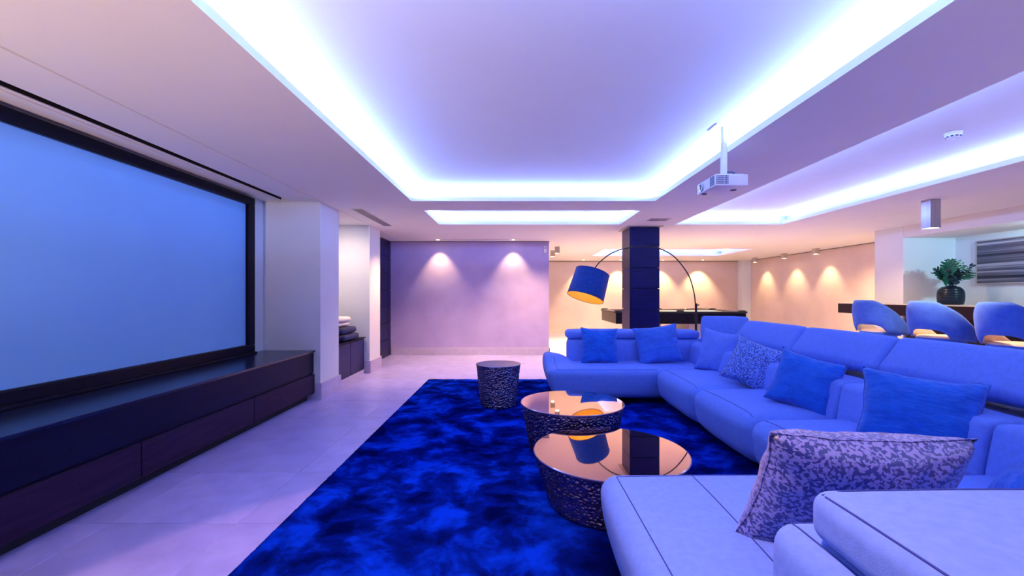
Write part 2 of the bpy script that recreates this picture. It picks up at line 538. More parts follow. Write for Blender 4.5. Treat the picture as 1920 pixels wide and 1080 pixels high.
rows = {}
for j in range(len(ys) - 1):
    run = None
    for i in range(len(xs) - 1):
        mx, my = (xs[i] + xs[i + 1]) / 2, (ys[j] + ys[j + 1]) / 2
        kind = 'solid'
        for (x0, x1, y0, y1, s) in COVES:
            if x0 < mx < x1 and y0 < my < y1: kind = 'open'
            elif x0 - RING < mx < x1 + RING and y0 - RING < my < y1 + RING and kind == 'solid': kind = 'ring'
        if SLOT[0] < mx < SLOT[1] and SLOT[2] < my < SLOT[3]: kind = 'slot'
        if run and run[0] == kind: run[2] = xs[i + 1]
        else:
            if run: rows.setdefault(j, []).append(run)
            run = [kind, xs[i], xs[i + 1]]
    rows.setdefault(j, []).append(run)
for j, rr in rows.items():
    for kind, a, b in rr:
        y0, y1 = ys[j], ys[j + 1]
        if kind == 'solid': bx(cb, a, b, y0, y1, CZ, 2.80)
        elif kind == 'open': bx(cb, a, b, y0, y1, CW, 2.80)
        elif kind == 'ring': bx(cb, a, b, y0, y1, CZ, 2.515); bx(cb, a, b, y0, y1, CW, 2.80)
        else: bx(cb, a, b, y0, y1, 2.60, 2.80)
struct('ceiling', cb, M['ceil'])
sl = bmesh.new()
bx(sl, SLOT[0] - .001, SLOT[0] + .004, SLOT[2], SLOT[3], 2.47, 2.60); bx(sl, SLOT[1] - .004, SLOT[1] + .001, SLOT[2], SLOT[3], 2.47, 2.60)
bx(sl, SLOT[0], SLOT[1], SLOT[2], SLOT[3], 2.585, 2.60)
struct('trim_1', sl, M['void'])
struct('trim_2', box(-2.955, -2.905, 0.4, 5.44, 2.452, CZ + .002, 0.003), M['ceil'])
struct('trim_3', bx(box(-2.421, -2.409, -2.5, 9.5, 2.459, CZ + .001, 0.0), -2.409, -2.404, -2.5, 9.5, 2.462, CZ + .001), M['ceil'])

# ---- walls
struct('wall_left', box(-3.35, -3.13, -2.5, 7.6, 0, CZ), M['paint'])
struct('wall_near', box(-3.35, 7.6, -2.7, -2.5, 0, CZ), M['paint'])
struct('wall_left_pillar', box(-3.13, -2.42, 5.45, 6.02, 0, CZ, 0.004), M['paint'])
struct('wall_left_pillar_far', box(-3.13, -2.42, 7.30, 7.87, 0, CZ, 0.004), M['paint'])
wr_ = struct('wall_left_recess', box(-3.0, -2.725, 7.87, 9.5, 0, CZ), M['void'])
rowz = [k * CZ / 7 for k in range(8)]
for (ya, yb) in ((7.875, 8.40), (8.405, 9.30), (9.305, 9.495)):
    for k in range(7):
        obj('panel', box(-2.735, -2.69, ya + .004, yb - .004, rowz[k] + .005, rowz[k + 1] - .005, 0.003), M['panel'], parent=wr_)
struct('wall_far', box(-3.0, 0.745, 9.5, 9.80, 0, CZ), M['plaster'])
struct('wall_back', box(-1.2, 8.2, 15.0, 15.2, 0, CZ), M['plaster2'])
struct('wall_back_left', box(-1.4, -1.2, 9.8, 15.2, 0, CZ), M['paint'])
struct('wall_back_pier', box(7.65, 7.95, 14.72, 15.0, 0, CZ), M['paint'])
struct('wall_right', box(7.95, 8.2, 8.02, 15.2, 0, CZ), M['plaster2'])
struct('wall_right_pier', box(6.6, 8.2, 7.43, 8.02, 0, CZ, 0.003), M['paint'])
struct('wall_right_bar', box(7.49, 7.7, -2.5, 7.43, 0, CZ), M['paint'])
struct('trim_4', box(6.6, 7.49, -2.5, 7.43, 2.27, CZ, 0.002), M['ceil'])
M['shadow_line'] = mat('shadow_line_paint', (0.16, 0.12, 0.13), None, 0.8)  # strips coloured dark for the shadow line at the wall tops
struct('trim_shadow_5', box(-2.69, 0.755, 9.49, 9.5, CZ - .014, CZ + .001), M['shadow_line'])
struct('trim_shadow_6', box(-1.2, 7.65, 14.985, 15.0, CZ - .02, CZ + .001), M['shadow_line'])
struct('trim_shadow_7', box(7.935, 7.95, 8.02, 14.72, CZ - .016, CZ + .001), M['shadow_line'])
# skirtings
struct('baseboard_far', box(-2.68, 0.765, 9.478, 9.5, 0, 0.15, 0.003), M['skirt'])
struct('baseboard_far_end', box(0.745, 0.767, 9.478, 9.8, 0, 0.15, 0.003), M['skirt'])
bb = bmesh.new(); bx(bb, -3.13, -2.398, 5.428, 5.45, 0, 0.20, 0.002); bx(bb, -2.42, -2.398, 5.45, 6.042, 0, 0.20, 0.002); bx(bb, -3.1, -2.42, 6.02, 6.042, 0, .2, .002)
struct('baseboard_left', bb, M['skirt'])
bb = bmesh.new(); bx(bb, -3.13, -2.398, 7.278, 7.30, 0, 0.20, 0.002); bx(bb, -2.42, -2.398, 7.30, 7.892, 0, 0.20, 0.002)
struct('baseboard_left_far', bb, M['skirt'])
struct('baseboard_back', box(-1.2, 7.65, 14.978, 15.0, 0, 0.12, 0.003), M['plaster2'])
struct('baseboard_right', box(7.928, 7.95, 8.02, 14.72, 0, 0.12, 0.003), M['plaster2'])

# ================================================================== LARGE OBJECTS
# ---- media console
c = thing('media_console', 'long low dark wooden media console with drawers under the projection screen', 'console', (-2.8, 3.0, 0))
obj('plinth', box(-3.10, -2.56, -0.6, 5.40, 0, 0.10, 0.002), M['void'], parent=c)
obj('body', box(-3.125, -2.505, -0.6, 5.425, 0.10, 0.585, 0.003), M['wood'], parent=c)
obj('countertop', box(-3.128, -2.480, -0.62, 5.445, 0.588, 0.612, 0.003), M['woodtop'], parent=c)
for (a, b) in ((4.17, 5.43), (2.91, 4.17), (1.65, 2.91), (0.39, 1.65), (-0.6, 0.39)):
    obj('drawer', box(-2.52, -2.482, a + .004, b - .004, 0.085, 0.318, 0.002), M['wood2'], parent=c)
obj('front_panel', box(-2.52, -2.496, -0.6, 5.43, 0.335, 0.586, 0.002), M['wood'], parent=c)

# ---- projection screen
s = thing('projection_screen', 'wide blue-lit projection screen in a thick black frame on the left wall', 'screen', (-3.1, 3.6, 0.62))
Y0, Y1, Z0, Z1 = 1.95, 5.17, 0.618, 2.44
obj('screen_surface', box(-3.112, -3.104, Y0 + .08, Y1 - .08, Z0 + .06, Z1 - .06), M['screen'], parent=s)
for nm, b in (('frame_rail', (-3.128, -3.065, Y0, Y1, Z1 - .095, Z1)), ('frame_rail', (-3.128, -3.065, Y0, Y1, Z0, Z0 + .105)),
              ('frame_stile', (-3.128, -3.065, Y0, Y0 + .11, Z0 + .1, Z1 - .09)), ('frame_stile', (-3.128, -3.065, Y1 - .125, Y1, Z0 + .1, Z1 - .09))):
    obj(nm, box(*b, 0.012, 3), M['frame'], parent=s)
obj('frame_foot', box(-3.07, -3.03, Y0, Y1 - .02, 0.6125, 0.635, 0.004), M['frame'], parent=s)

# ---- niche cabinet and what lies on it
c = thing('niche_cabinet', 'low dark cabinet between the two white left-hand piers', 'cabinet', (-2.8, 6.65, 0))
obj('plinth', box(-3.12, -2.50, 6.05, 7.26, 0, 0.07, 0.002), M['skirt'], parent=c)
obj('body', box(-3.125, -2.51, 6.05, 7.24, 0.07, 0.585, 0.002), M['wood'], parent=c)
obj('door', box(-2.512, -2.492, 6.06, 6.64, 0.085, 0.575, 0.002), M['panel'], parent=c)
obj('door', box(-2.512, -2.492, 6.65, 7.235, 0.085, 0.575, 0.002), M['panel'], parent=c)
obj('countertop', box(-3.128, -2.475, 6.045, 7.265, 0.586, 0.603, 0.002), M['wood'], parent=c)
g = 'folded textiles on the niche cabinet'
tag(obj('folded_blanket', softbox(-3.02, -2.49, 6.40, 7.02, 0.612, 0.700, 0.04, (.01, .01, .004), n=5, wob=.004, seed=1), M['navy'], smooth=True, loc=(-2.75, 6.7, 0.606)),
    'bottom navy folded blanket of the stack on the niche cabinet', 'blanket', g)
tag(obj('folded_blanket', softbox(-3.02, -2.53, 6.42, 7.02, 0.710, 0.806, 0.045, (.01, .01, .002), n=5, wob=.004, seed=5), M['navy'], smooth=True, loc=(-2.75, 6.7, 0.706)),
    'upper navy folded blanket under the white towels in the niche', 'blanket', g)
tag(obj('folded_towel', softbox(-2.98, -2.63, 6.45, 6.98, 0.814, 0.874, 0.03, (.01, .01, .001), n=5, wob=.003, seed=8), M['towel'], smooth=True, loc=(-2.8, 6.7, 0.813)),
    'lower white folded towel lying on the navy blankets', 'towel', g)
tag(obj('folded_towel', softbox(-3.0, -2.61, 6.44, 6.99, 0.880, 0.958, 0.038, (.01, .01, .001), n=5, wob=.004, seed=12), M['towel'], smooth=True, loc=(-2.8, 6.7, 0.876)),
    'topmost white rolled towel of the niche stack', 'towel', g)

# ---- clad column
c = thing('clad_column', 'square ceiling-high column clad in dark bluish panels behind the sofa', 'column', (2.2, 7.67, 0))
obj('core', box(1.975, 2.43, 7.425, 7.925, 0, 2.45), M['void'], parent=c)
for k in range(7):
    za, zb = rowz[k] + .004, rowz[k + 1] - (.004 if k < 6 else .02)
    obj('panel', box(1.968, 2.437, 7.40, 7.425, za, zb, 0.002), M['panel'], parent=c)
    obj('panel', box(1.968, 2.437, 7.925, 7.95, za, zb, 0.002), M['panel'], parent=c)
    obj('panel', box(1.95, 1.975, 7.41, 7.94, za, zb, 0.002), M['panel'], parent=c)
    obj('panel', box(2.43, 2.455, 7.41, 7.94, za, zb, 0.002), M['panel'], parent=c)
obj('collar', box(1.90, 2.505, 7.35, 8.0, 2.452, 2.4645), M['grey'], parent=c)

# ---- rug
def make_rug():
    bm = bmesh.new(); x0, x1, y0, y1 = -1.32, 2.30, 0.55, 6.68
    nx, ny = 170, 280
    G = []
    for i in range(nx + 1):
        r = []
        for j in range(ny + 1):
            x = x0 + (x1 - x0) * i / nx; y = y0 + (y1 - y0) * j / ny
            e = min(i, nx - i, j, ny - j)
            z = 0.018 + 0.003 * noise.noise(Vector((x * 7, y * 7, 0))) + 0.0035 * noise.noise(Vector((x * 22, y * 22, 3)))
            if e == 0:
                z = 0.008; x += 0.006 * noise.noise(Vector((x * 25, y * 25, 0))); y += 0.006 * noise.noise(Vector((x * 25, y * 25, 9)))
            r.append(bm.verts.new((x, y, z)))
        G.append(r)
    for i in range(nx):
        for j in range(ny):
            bm.faces.new((G[i][j], G[i + 1][j], G[i + 1][j + 1], G[i][j + 1]))
    rim = [G[i][0] for i in range(nx + 1)] + [G[nx][j] for j in range(1, ny + 1)] + [G[i][ny] for i in range(nx - 1, -1, -1)] + [G[0][j] for j in range(ny - 1, 0, -1)]
    low = [bm.verts.new((v.co.x, v.co.y, 0.001)) for v in rim]
    n = len(rim)
    for k in range(n): bm.faces.new((rim[k], low[k], low[(k + 1) % n], rim[(k + 1) % n]))
    return bm


tag(obj('area_rug', make_rug(), M['rug'], smooth=True), 'deep blue mottled shag rug under the coffee tables and sofa', 'rug')

# ---- sectional sofa
sofa = thing('sectional_sofa', 'large U-shaped blue fabric sectional sofa on the rug', 'sofa', (1.9, 3.5, 0))
SM, SE = M['sofa'], M['seam']


def undercut(front_axis, front, sgn, amt=0.05, zt=0.42):
    def f(p):
        d = (p[front_axis] - front) * sgn          # distance inside from the front face
        if p.z < zt:
            k = max(0, 1 - d / 0.35) * ((zt - p.z) / 0.32) ** 2
            p[front_axis] += sgn * amt * k
        return p
    return f


def seatA(p):
    x, y = p.x, p.y
    if p.z > 0.28:                                   # the end rises into a low curled arm at the back left
        k = max(0, min(1, (0.78 - x) / 0.28)); k = k * k * (3 - 2 * k)
        q = max(0, min(1, (y - 5.35) / 0.35)); q = q * q * (3 - 2 * q)
        p.z += 0.10 * k * q * min(1, (p.z - 0.28) / 0.12)
    if p.z < 0.42:
        k = ((0.42 - p.z) / 0.32) ** 2
        p.y += 0.045 * k * max(0, 1 - (y - 5.05) / 0.35)
        p.x += 0.10 * k * max(0, 1 - (x - 0.38) / 0.45)
    return p


def add_seat(bm, seams=()):
    o_seams = []
    for pts, d in seams:
        t = seam_on(bm, pts, d, None)
        if t: o_seams.append(t)
    so = obj('seat', bm, SM, parent=sofa, smooth=True)
    for t in o_seams: obj('seam', t, SE, parent=so, smooth=True)
    return so


def line(a, b, n=24):
    a, b = Vector(a), Vector(b)
    return [a.lerp(b, k / n) for k in range(n + 1)]


# far wing
add_seat(softbox(0.38, 2.62, 5.05, 5.98, 0.095, 0.435, 0.07, (0.01, 0.012, 0.018), 14, seatA),
         [(line((0.50, 5.085, 1), (1.66, 5.085, 1)), (0, 0, -1)), (line((0.50, 5.09, 1), (0.50, 5.6, 1)), (0, 0, -1))])
# long run, three modules
for (a, b, sd) in ((4.035, 5.045, 1), (3.075, 4.02, 2), (2.135, 3.06, 3)):
    def dfm(p, a=a, b=b):
        mid = (p.y - (a + b) / 2) / ((b - a) / 2)
        if p.x < 2.1: p.x -= 0.018 * (1 - mid * mid) * max(0, 1 - (p.x - 1.62) / .4)
        return undercut(0, 1.62, 1, 0.05)(p)
    add_seat(softbox(1.625, 2.62, a, b, 0.095, 0.440, 0.10, (0.012, 0.006, 0.034), 12, dfm, wob=0.003, seed=sd),
             [(line((1.70, a + .05, 1), (1.70, b - .05, 1)), (0, 0, -1)), (line((1.70, b - .03, 1), (2.2, b - .03, 1)), (0, 0, -1))])


# near wing
def seatE(p):
    if p.z < 0.42:
        k = ((0.42 - p.z) / 0.32) ** 2
        p.y -= 0.045 * k * max(0, 1 - (2.09 - p.y) / 0.35)
        p.x += 0.06 * k * max(0, 1 - (p.x - 0.40) / 0.45)
    p.x -= 0.0
    return p


add_seat(softbox(0.405, 2.62, 0.62, 2.12, 0.095, 0.450, 0.08, (0.02, 0.01, 0.026), 14, seatE),
         [(line((0.475, 0.8, 1), (0.475, 2.04, 1)), (0, 0, -1)), (line((0.80, 1.2, 1), (0.83, 2.09, 1), 30), (0, 0, -1)),
          (line((0.475, 2.04, 1), (1.6, 2.045, 1)), (0, 0, -1))])


def lean(axis, at, sgn, amt, z0, z1):
    def f(p):
        k = max(0, min(1.2, (p.z - z0) / (z1 - z0)))
        p[axis] += sgn * amt * k
        return p
    return f


def part(nm, bm, seams=()):
    ts = [seam_on(bm, pts, d, None) for pts, d in seams]
    o = obj(nm, bm, SM, parent=sofa, smooth=True)
    for t in ts:
        if t: obj('seam', t, SE, parent=o, smooth=True)
    return o


# far wing backrests: a lower cushion and a folded head roll
for (a, b, sd) in ((0.70, 1.625, 1), (1.635, 2.42, 2)):
    part('back_cushion', softbox(a, b, 5.64, 5.90, 0.40, 0.715, 0.05, (0.01, 0.03, 0.008), 8, lean(1, 0, 1, 0.03, .4, .7), wob=.004, seed=sd))
    part('headrest', softbox(a - .01, b, 5.70, 6.02, 0.722, 0.835, 0.045, (0.01, 0.012, 0.008), 8, wob=.003, seed=sd + 4))
part('back_frame', softbox(0.72, 2.60, 5.86, 6.03, 0.10, 0.715, 0.03, (0, 0, 0), 5))
# corner: raised headrest turned towards the room
b = softbox(-0.265, 0.265, -0.07, 0.07, 0, 0.34, 0.034, (0.008, 0.02, 0.008), 8, wob=.004, seed=9)
bmesh.ops.rotate(b, verts=b.verts, cent=(0, 0, 0), matrix=Matrix.Rotation(math.radians(-12), 3, 'X'))
bmesh.ops.rotate(b, verts=b.verts, cent=(0, 0, 0), matrix=Matrix.Rotation(math.radians(-24), 3, 'Z'))
bmesh.ops.translate(b, verts=b.verts, vec=(2.60, 5.42, 0.69))
part('headrest', b)
part('back_cushion', softbox(2.22, 2.62, 5.10, 5.66, 0.40, 0.70, 0.06, (0.02, 0.02, 0.01), 8, lean(0, 0, 1, 0.06, .4, .7)))
# long run backs
for (a, b_, sd) in ((4.03, 5.06, 1), (3.065, 4.02, 2), (2.105, 3.055, 3), (1.15, 2.095, 4)):
    part('back_cushion', softbox(2.22, 2.50, a + .003, b_ - .003, 0.40, 0.690, 0.035, (0.022, 0.003, 0.008), 8, lean(0, 0, 1, 0.06, .4, .7), wob=.005, seed=sd + 3))
    h = softbox(-0.065, 0.065, a + .004, b_ - .004, 0.0, 0.30, 0.045, (0.022, 0.004, 0.006), 8, wob=.004, seed=sd + 7)
    bmesh.ops.rotate(h, verts=h.verts, cent=(0, 0, 0), matrix=Matrix.Rotation(math.radians(37), 3, 'Y'))
    bmesh.ops.translate(h, verts=h.verts, vec=(2.555, 0, 0.745))
    part('headrest', h)
obj('back_frame', softbox(2.50, 2.80, 1.10, 5.62, 0.10, 0.70, 0.03, (0, 0, 0), 6), M['navy'], parent=sofa, smooth=True)  # dark colour stands for the shade in the gap below the headrests
# near wing backs: pulled close to the camera
part('back_cushion', softbox(0.655, 1.625, 0.84, 1.14, 0.40, 0.725, 0.055, (0.012, 0.02, 0.008), 10, wob=.003, seed=2),
     [(line((0.70, 0.88, 1), (0.70, 1.10, 1), 10), (0, 0, -1)), (line((0.70, 1.105, 1), (1.6, 1.105, 1), 20), (0, 0, -1))])
part('back_cushion', softbox(1.635, 2.60, 0.84, 1.14, 0.40, 0.725, 0.055, (0.012, 0.02, 0.008), 8, wob=.003, seed=4))
part('headrest', softbox(0.685, 1.70, 0.50, 1.03, 0.735, 0.852, 0.04, (0.006, 0.012, 0.012), 10, wob=.002, seed=6),
     [(line((0.700, 0.55, 1), (0.700, 0.985, 1), 20), (0, 0, -1)), (line((0.700, 0.995, 1), (1.68, 1.005, 1), 20), (0, 0, -1))])
part('headrest', softbox(1.71, 2.60, 0.50, 1.03, 0.735, 0.852, 0.04, (0.006, 0.012, 0.012), 10, wob=.002, seed=7))
part('back_frame', softbox(0.70, 2.60, 0.60, 0.87, 0.10, 0.715, 0.04, (0, 0, 0), 8))
for (x, y) in ((0.75, 5.35), (0.9, 5.85), (1.9, 5.8), (1.95, 5.2), (1.95, 3.9), (1.95, 3.1), (1.95, 2.3), (2.5, 2.5), (2.5, 4.6), (0.8, 1.8), (0.8, 0.9), (2.2, 0.9)):
    obj('foot', box(x - .04, x + .04, y - .04, y + .04, 0.0245, 0.12, 0.004), M['black'], parent=sofa)

# ---- throw pillows
cushion('plain bright blue pillow leaning at the left end of the far sofa wing', (1.07, 5.53, 0.655), (0.02, -1, 0.22), 0.47, 0.46, 0.17, M['blue'], roll=-2, seed=1)
cushion('soft blue pillow with raised right corner in the middle of the far wing', (1.80, 5.50, 0.675), (-0.05, -1, 0.28), 0.56, 0.49, 0.17, M['blue2'], roll=7, seed=2)
cushion('pale blue upright pillow in the far corner of the sofa', (2.26, 4.86, 0.665), (-0.62, -0.78, 0.22), 0.41, 0.49, 0.17, M['sofa'], roll=-9, seed=3)
cushion('flecked silver-blue pillow beside the corner pillow', (2.22, 4.07, 0.65), (-0.66, -0.75, 0.35), 0.45, 0.44, 0.15, M['dots'], roll=-19, seed=4, wr=.006)
cushion('creased royal blue square pillow in the middle of the long sofa side', (2.185, 3.30, 0.64), (-0.66, -0.75, 0.34), 0.43, 0.43, 0.18, M['blue'], roll=-15, seed=5, wr=.016)
cushion('biggest plain royal blue pillow, right of the creased square one', (2.19, 2.37, 0.665), (-0.62, -0.78, 0.34), 0.52, 0.41, 0.20, M['blue'], roll=-5, seed=6, wr=.015)
cushion('leopard-patterned lilac pillow in the foreground on the near chaise', (1.13, 1.475, 0.645), (-0.03, 0.88, 0.36), 0.69, 0.45, 0.20, M['leopard'], roll=3, seed=7, wr=.008)
cushion('plain blue pillow half hidden at the right edge of the picture', (2.06, 1.62, 0.60), (-0.5, 0.45, 0.75), 0.46, 0.46, 0.17, M['blue'], roll=8, seed=8)


# ---- drum tables
def hammered(bm, cx, cy, r0, r1, z0, z1, nseg, nz, cell, depth):
    rings = []
    for j in range(nz + 1):
        z = z0 + (z1 - z0) * j / nz
        R = r0 + (r1 - r0) * j / nz
        row = []
        for k in range(nseg):
            a = 2 * PI * k / nseg
            p = Vector((math.cos(a) * R, math.sin(a) * R, z * 1.7)) / cell
            d, _ = noise.voronoi(p)
            f = d[1] - d[0]
            e = 0 if j in (0, nz) else depth * (math.exp(-f * 6) - 0.35)
            row.append(bm.verts.new((cx + (R + e) * math.cos(a), cy + (R + e) * math.sin(a), z)))
        rings.append(row)
    for a, b in zip(rings, rings[1:]):
        for k in range(nseg):
            bm.faces.new((a[k], a[(k + 1) % nseg], b[(k + 1) % nseg], b[k]))
    bm.faces.new(rings[0][::-1]); bm.faces.new(rings[-1])
    return bm


def drum(name, label, cat, x, y, rt, rb, h, topmat, cell=0.028, glass=True):
    t = thing(name, label, cat, (x, y, 0.02))
    obj('body', hammered(bmesh.new(), x, y, rb, rt - .012, 0.022, h - .012, int(2 * PI * rt / .006), int(h / .005), cell, 0.013), M['hammer'], parent=t, smooth=True)
    obj('rim', lathe(bmesh.new(), [(rt - .02, h - .014), (rt - .004, h - .014), (rt, h - .010), (rt, h - .003), (rt - .003, h - .001), (rt - .02, h - .001)], (x, y, 0), 96), M['hammer'], parent=t, auto=30)
    obj('tabletop', lathe(bmesh.new(), [(rt - .006, h - .006), (rt - .006, h - .001), (rt - .0075, h)], (x, y, 0), 128), topmat, parent=t, auto=30)
    return t


drum('coffee_table', 'near large round coffee table with hammered dark drum and bronze mirror top', 'table', 0.595, 2.735, 0.478, 0.38, 0.33, M['mirror'])
drum('coffee_table', 'smaller round mirror-topped hammered coffee table behind the large one', 'table', 0.48, 3.665, 0.43, 0.35, 0.405, M['mirror'])
drum('side_table', 'tall tapered hammered drum side table with satin grey top at the far rug edge', 'table', -0.19, 5.10, 0.262, 0.20, 0.50, M['stooltop'])

# ---- arc floor lamp
LY = 6.26


def lp(px, py, Y=LY): return ((px - 965) / 820 * Y, Y, 1.30 - (py - 553) / 820 * Y)


lamp = thing('arc_floor_lamp', 'arched floor lamp with tilted dark blue drum shade behind the sofa', 'lamp', (lp(1305, 600)[0], LY, 0))
bxp = lp(1305, 600)[0]
obj('base', lathe(bmesh.new(), [(0.17, 0.002), (0.18, 0.01), (0.18, 0.045), (0.17, 0.055), (0.02, 0.056)], (bxp, LY, 0), 48), M['black'], parent=lamp, auto=30)
obj('pole', tube(bmesh.new(), [(bxp, LY, 0.055), (bxp, LY, 1.18)], 0.017, 16), M['black'], parent=lamp, auto=40)
obj('knob', tube(bmesh.new(), [(bxp + .01, LY, 1.155), (bxp + .045, LY, 1.155)], 0.008, 10), M['black'], parent=lamp)
arc = catmull([lp(1304, 570), lp(1301, 548), lp(1291, 516), lp(1267, 484), lp(1240, 467.5), lp(1210, 462), lp(1180, 464.5), lp(1150, 473), lp(1126, 490), lp(1113, 506)], 8)
obj('arm', tube(bmesh.new(), arc, 0.0085, 10), M['black'], parent=lamp, smooth=True)
ax = Vector((-0.30, -0.19, -0.92)).normalized()           # from top to open bottom
topc = Vector(lp(1111, 511)); Lsh = 0.385; Rs = 0.262
q = ax.to_track_quat('Z', 'Y').to_matrix()


def shade_mesh(R, inset, z0, z1, flip=False):
    bm = bmesh.new(); seg = 64
    rings = []
    for zz, rr in ((z0, R * 0.93 - inset), (z1, R - inset)):
        rings.append([bm.verts.new(topc + q @ Vector((rr * math.cos(2 * PI * k / seg), rr * math.sin(2 * PI * k / seg), zz))) for k in range(seg)])
    for k in range(seg):
        bm.faces.new((rings[0][k], rings[0][(k + 1) % seg], rings[1][(k + 1) % seg], rings[1][k]))
    return bm, rings


b1, r1 = shade_mesh(Rs, 0, 0, Lsh)
so = obj('lamp_shade', b1, M['shade'], parent=lamp, smooth=True)
b2, r2 = shade_mesh(Rs, 0.004, 0.001, Lsh - .001)
c2 = b2.verts.new(topc + ax * 0.002)
for k in range(64): b2.faces.new((r2[0][k], r2[0][(k + 1) % 64], c2))
sl_ = obj('shade_lining', b2, M['gold'], parent=lamp, smooth=True)
for zz, rr in ((0, Rs * .93), (Lsh, Rs)):
    pts = [topc + q @ Vector((rr * math.cos(2 * PI * k / 64), rr * math.sin(2 * PI * k / 64), zz)) for k in range(65)]
    obj('shade_trim', tube(bmesh.new(), pts, 0.004, 6, cap=False), M['navy'], parent=so, smooth=True)
bb = bmesh.new(); bmesh.ops.create_uvsphere(bb, u_segments=16, v_segments=10, radius=0.035)
bmesh.ops.translate(bb, verts=bb.verts, vec=topc + ax * 0.13)
obj('bulb', bb, M['bulb'], parent=lamp, smooth=True)
obj('bulb_socket', tube(bmesh.new(), [topc - ax * .01, topc + ax * .10], 0.018, 12), M['black'], parent=lamp)

# ---- pool table
pt = thing('pool_table', 'black lacquered pool table standing behind the dark column', 'pool table', (3.5, 9.95, 0))
X0, X1, PY0, PY1, PZ0, PZ1 = 2.13, 4.87, 9.2, 10.7, 0.69, 0.915
body = box(X0, X1, PY0, PY1, PZ0, PZ1, 0.004)
obj('body', body, M['lacquer'], parent=pt)
obj('cloth', box(X0 + .12, X1 - .12, PY0 + .12, PY1 - .12, PZ1, PZ1 + .012), M['felt'], parent=pt)
for b in ((X0 - .02, X1 + .02, PY0 - .02, PY0 + .12), (X0 - .02, X1 + .02, PY1 - .12, PY1 + .02), (X0 - .02, X0 + .12, PY0 + .12, PY1 - .12), (X1 - .12, X1 + .02, PY0 + .12, PY1 - .12)):
    obj('rail', box(*b, PZ1, PZ1 + .038, 0.006, 2), M['black'], parent=pt)
for (x, y) in ((X0 + .06, PY0 + .06), (X1 - .06, PY0 + .06), (X0 + .06, PY1 - .06), (X1 - .06, PY1 - .06), (3.5, PY0 + .05), (3.5, PY1 - .05)):
    obj('pocket', lathe(bmesh.new(), [(0.075, 0), (0.08, 0.01), (0.08, 0.018), (0.065, 0.022), (0.06, 0.006)], (x, y, PZ1 + .037), 20), M['black'], parent=pt, auto=30)
for x in (2.75, 3.80):
    obj('leg', box(x, x + .45, 9.55, 10.35, 0.0, PZ0 + .002, 0.01), M['grey'], parent=pt)
for i, (a, b) in enumerate((((2.35, 9.65, .945), (3.85, 9.9, .985)), ((3.2, 10.2, .945), (4.65, 10.45, .985)))):
    o = obj('pool_cue', tube(bmesh.new(), [Vector(a), Vector(b)], [0.013, 0.006], 8), M['black'], loc=a, smooth=True)
    tag(o, ('pool cue lying across the left half of the black pool table', 'pool cue resting across the right half of the black pool table')[i], 'cue', 'pool cues on the pool table')
    ti = obj('tip', tube(bmesh.new(), [Vector(b), Vector(b) + (Vector(b) - Vector(a)).normalized() * .02], 0.006, 8), M['white'], parent=o)

# ---- bar counter
bc = thing('bar_counter', 'long dark bar counter with pale top edge behind the three stools', 'bar counter', (6.7, 6.0, 0))
b = bmesh.new(); bx(b, 6.35, 6.598, 7.425, 8.59, 0.955, 1.135); bx(b, 6.35, 7.12, 2.6, 7.425, 0.955, 1.135)
obj('slab', b, M['counter'], parent=bc)
b = bmesh.new(); bx(b, 6.345, 6.598, 7.428, 8.595, 1.135, 1.147); bx(b, 6.345, 7.13, 2.595, 7.428, 1.135, 1.147)
obj('top', b, M['topslab'], parent=bc)
obj('base', box(6.62, 7.08, 2.7, 7.4, 0, 0.955), M['counter'], parent=bc)


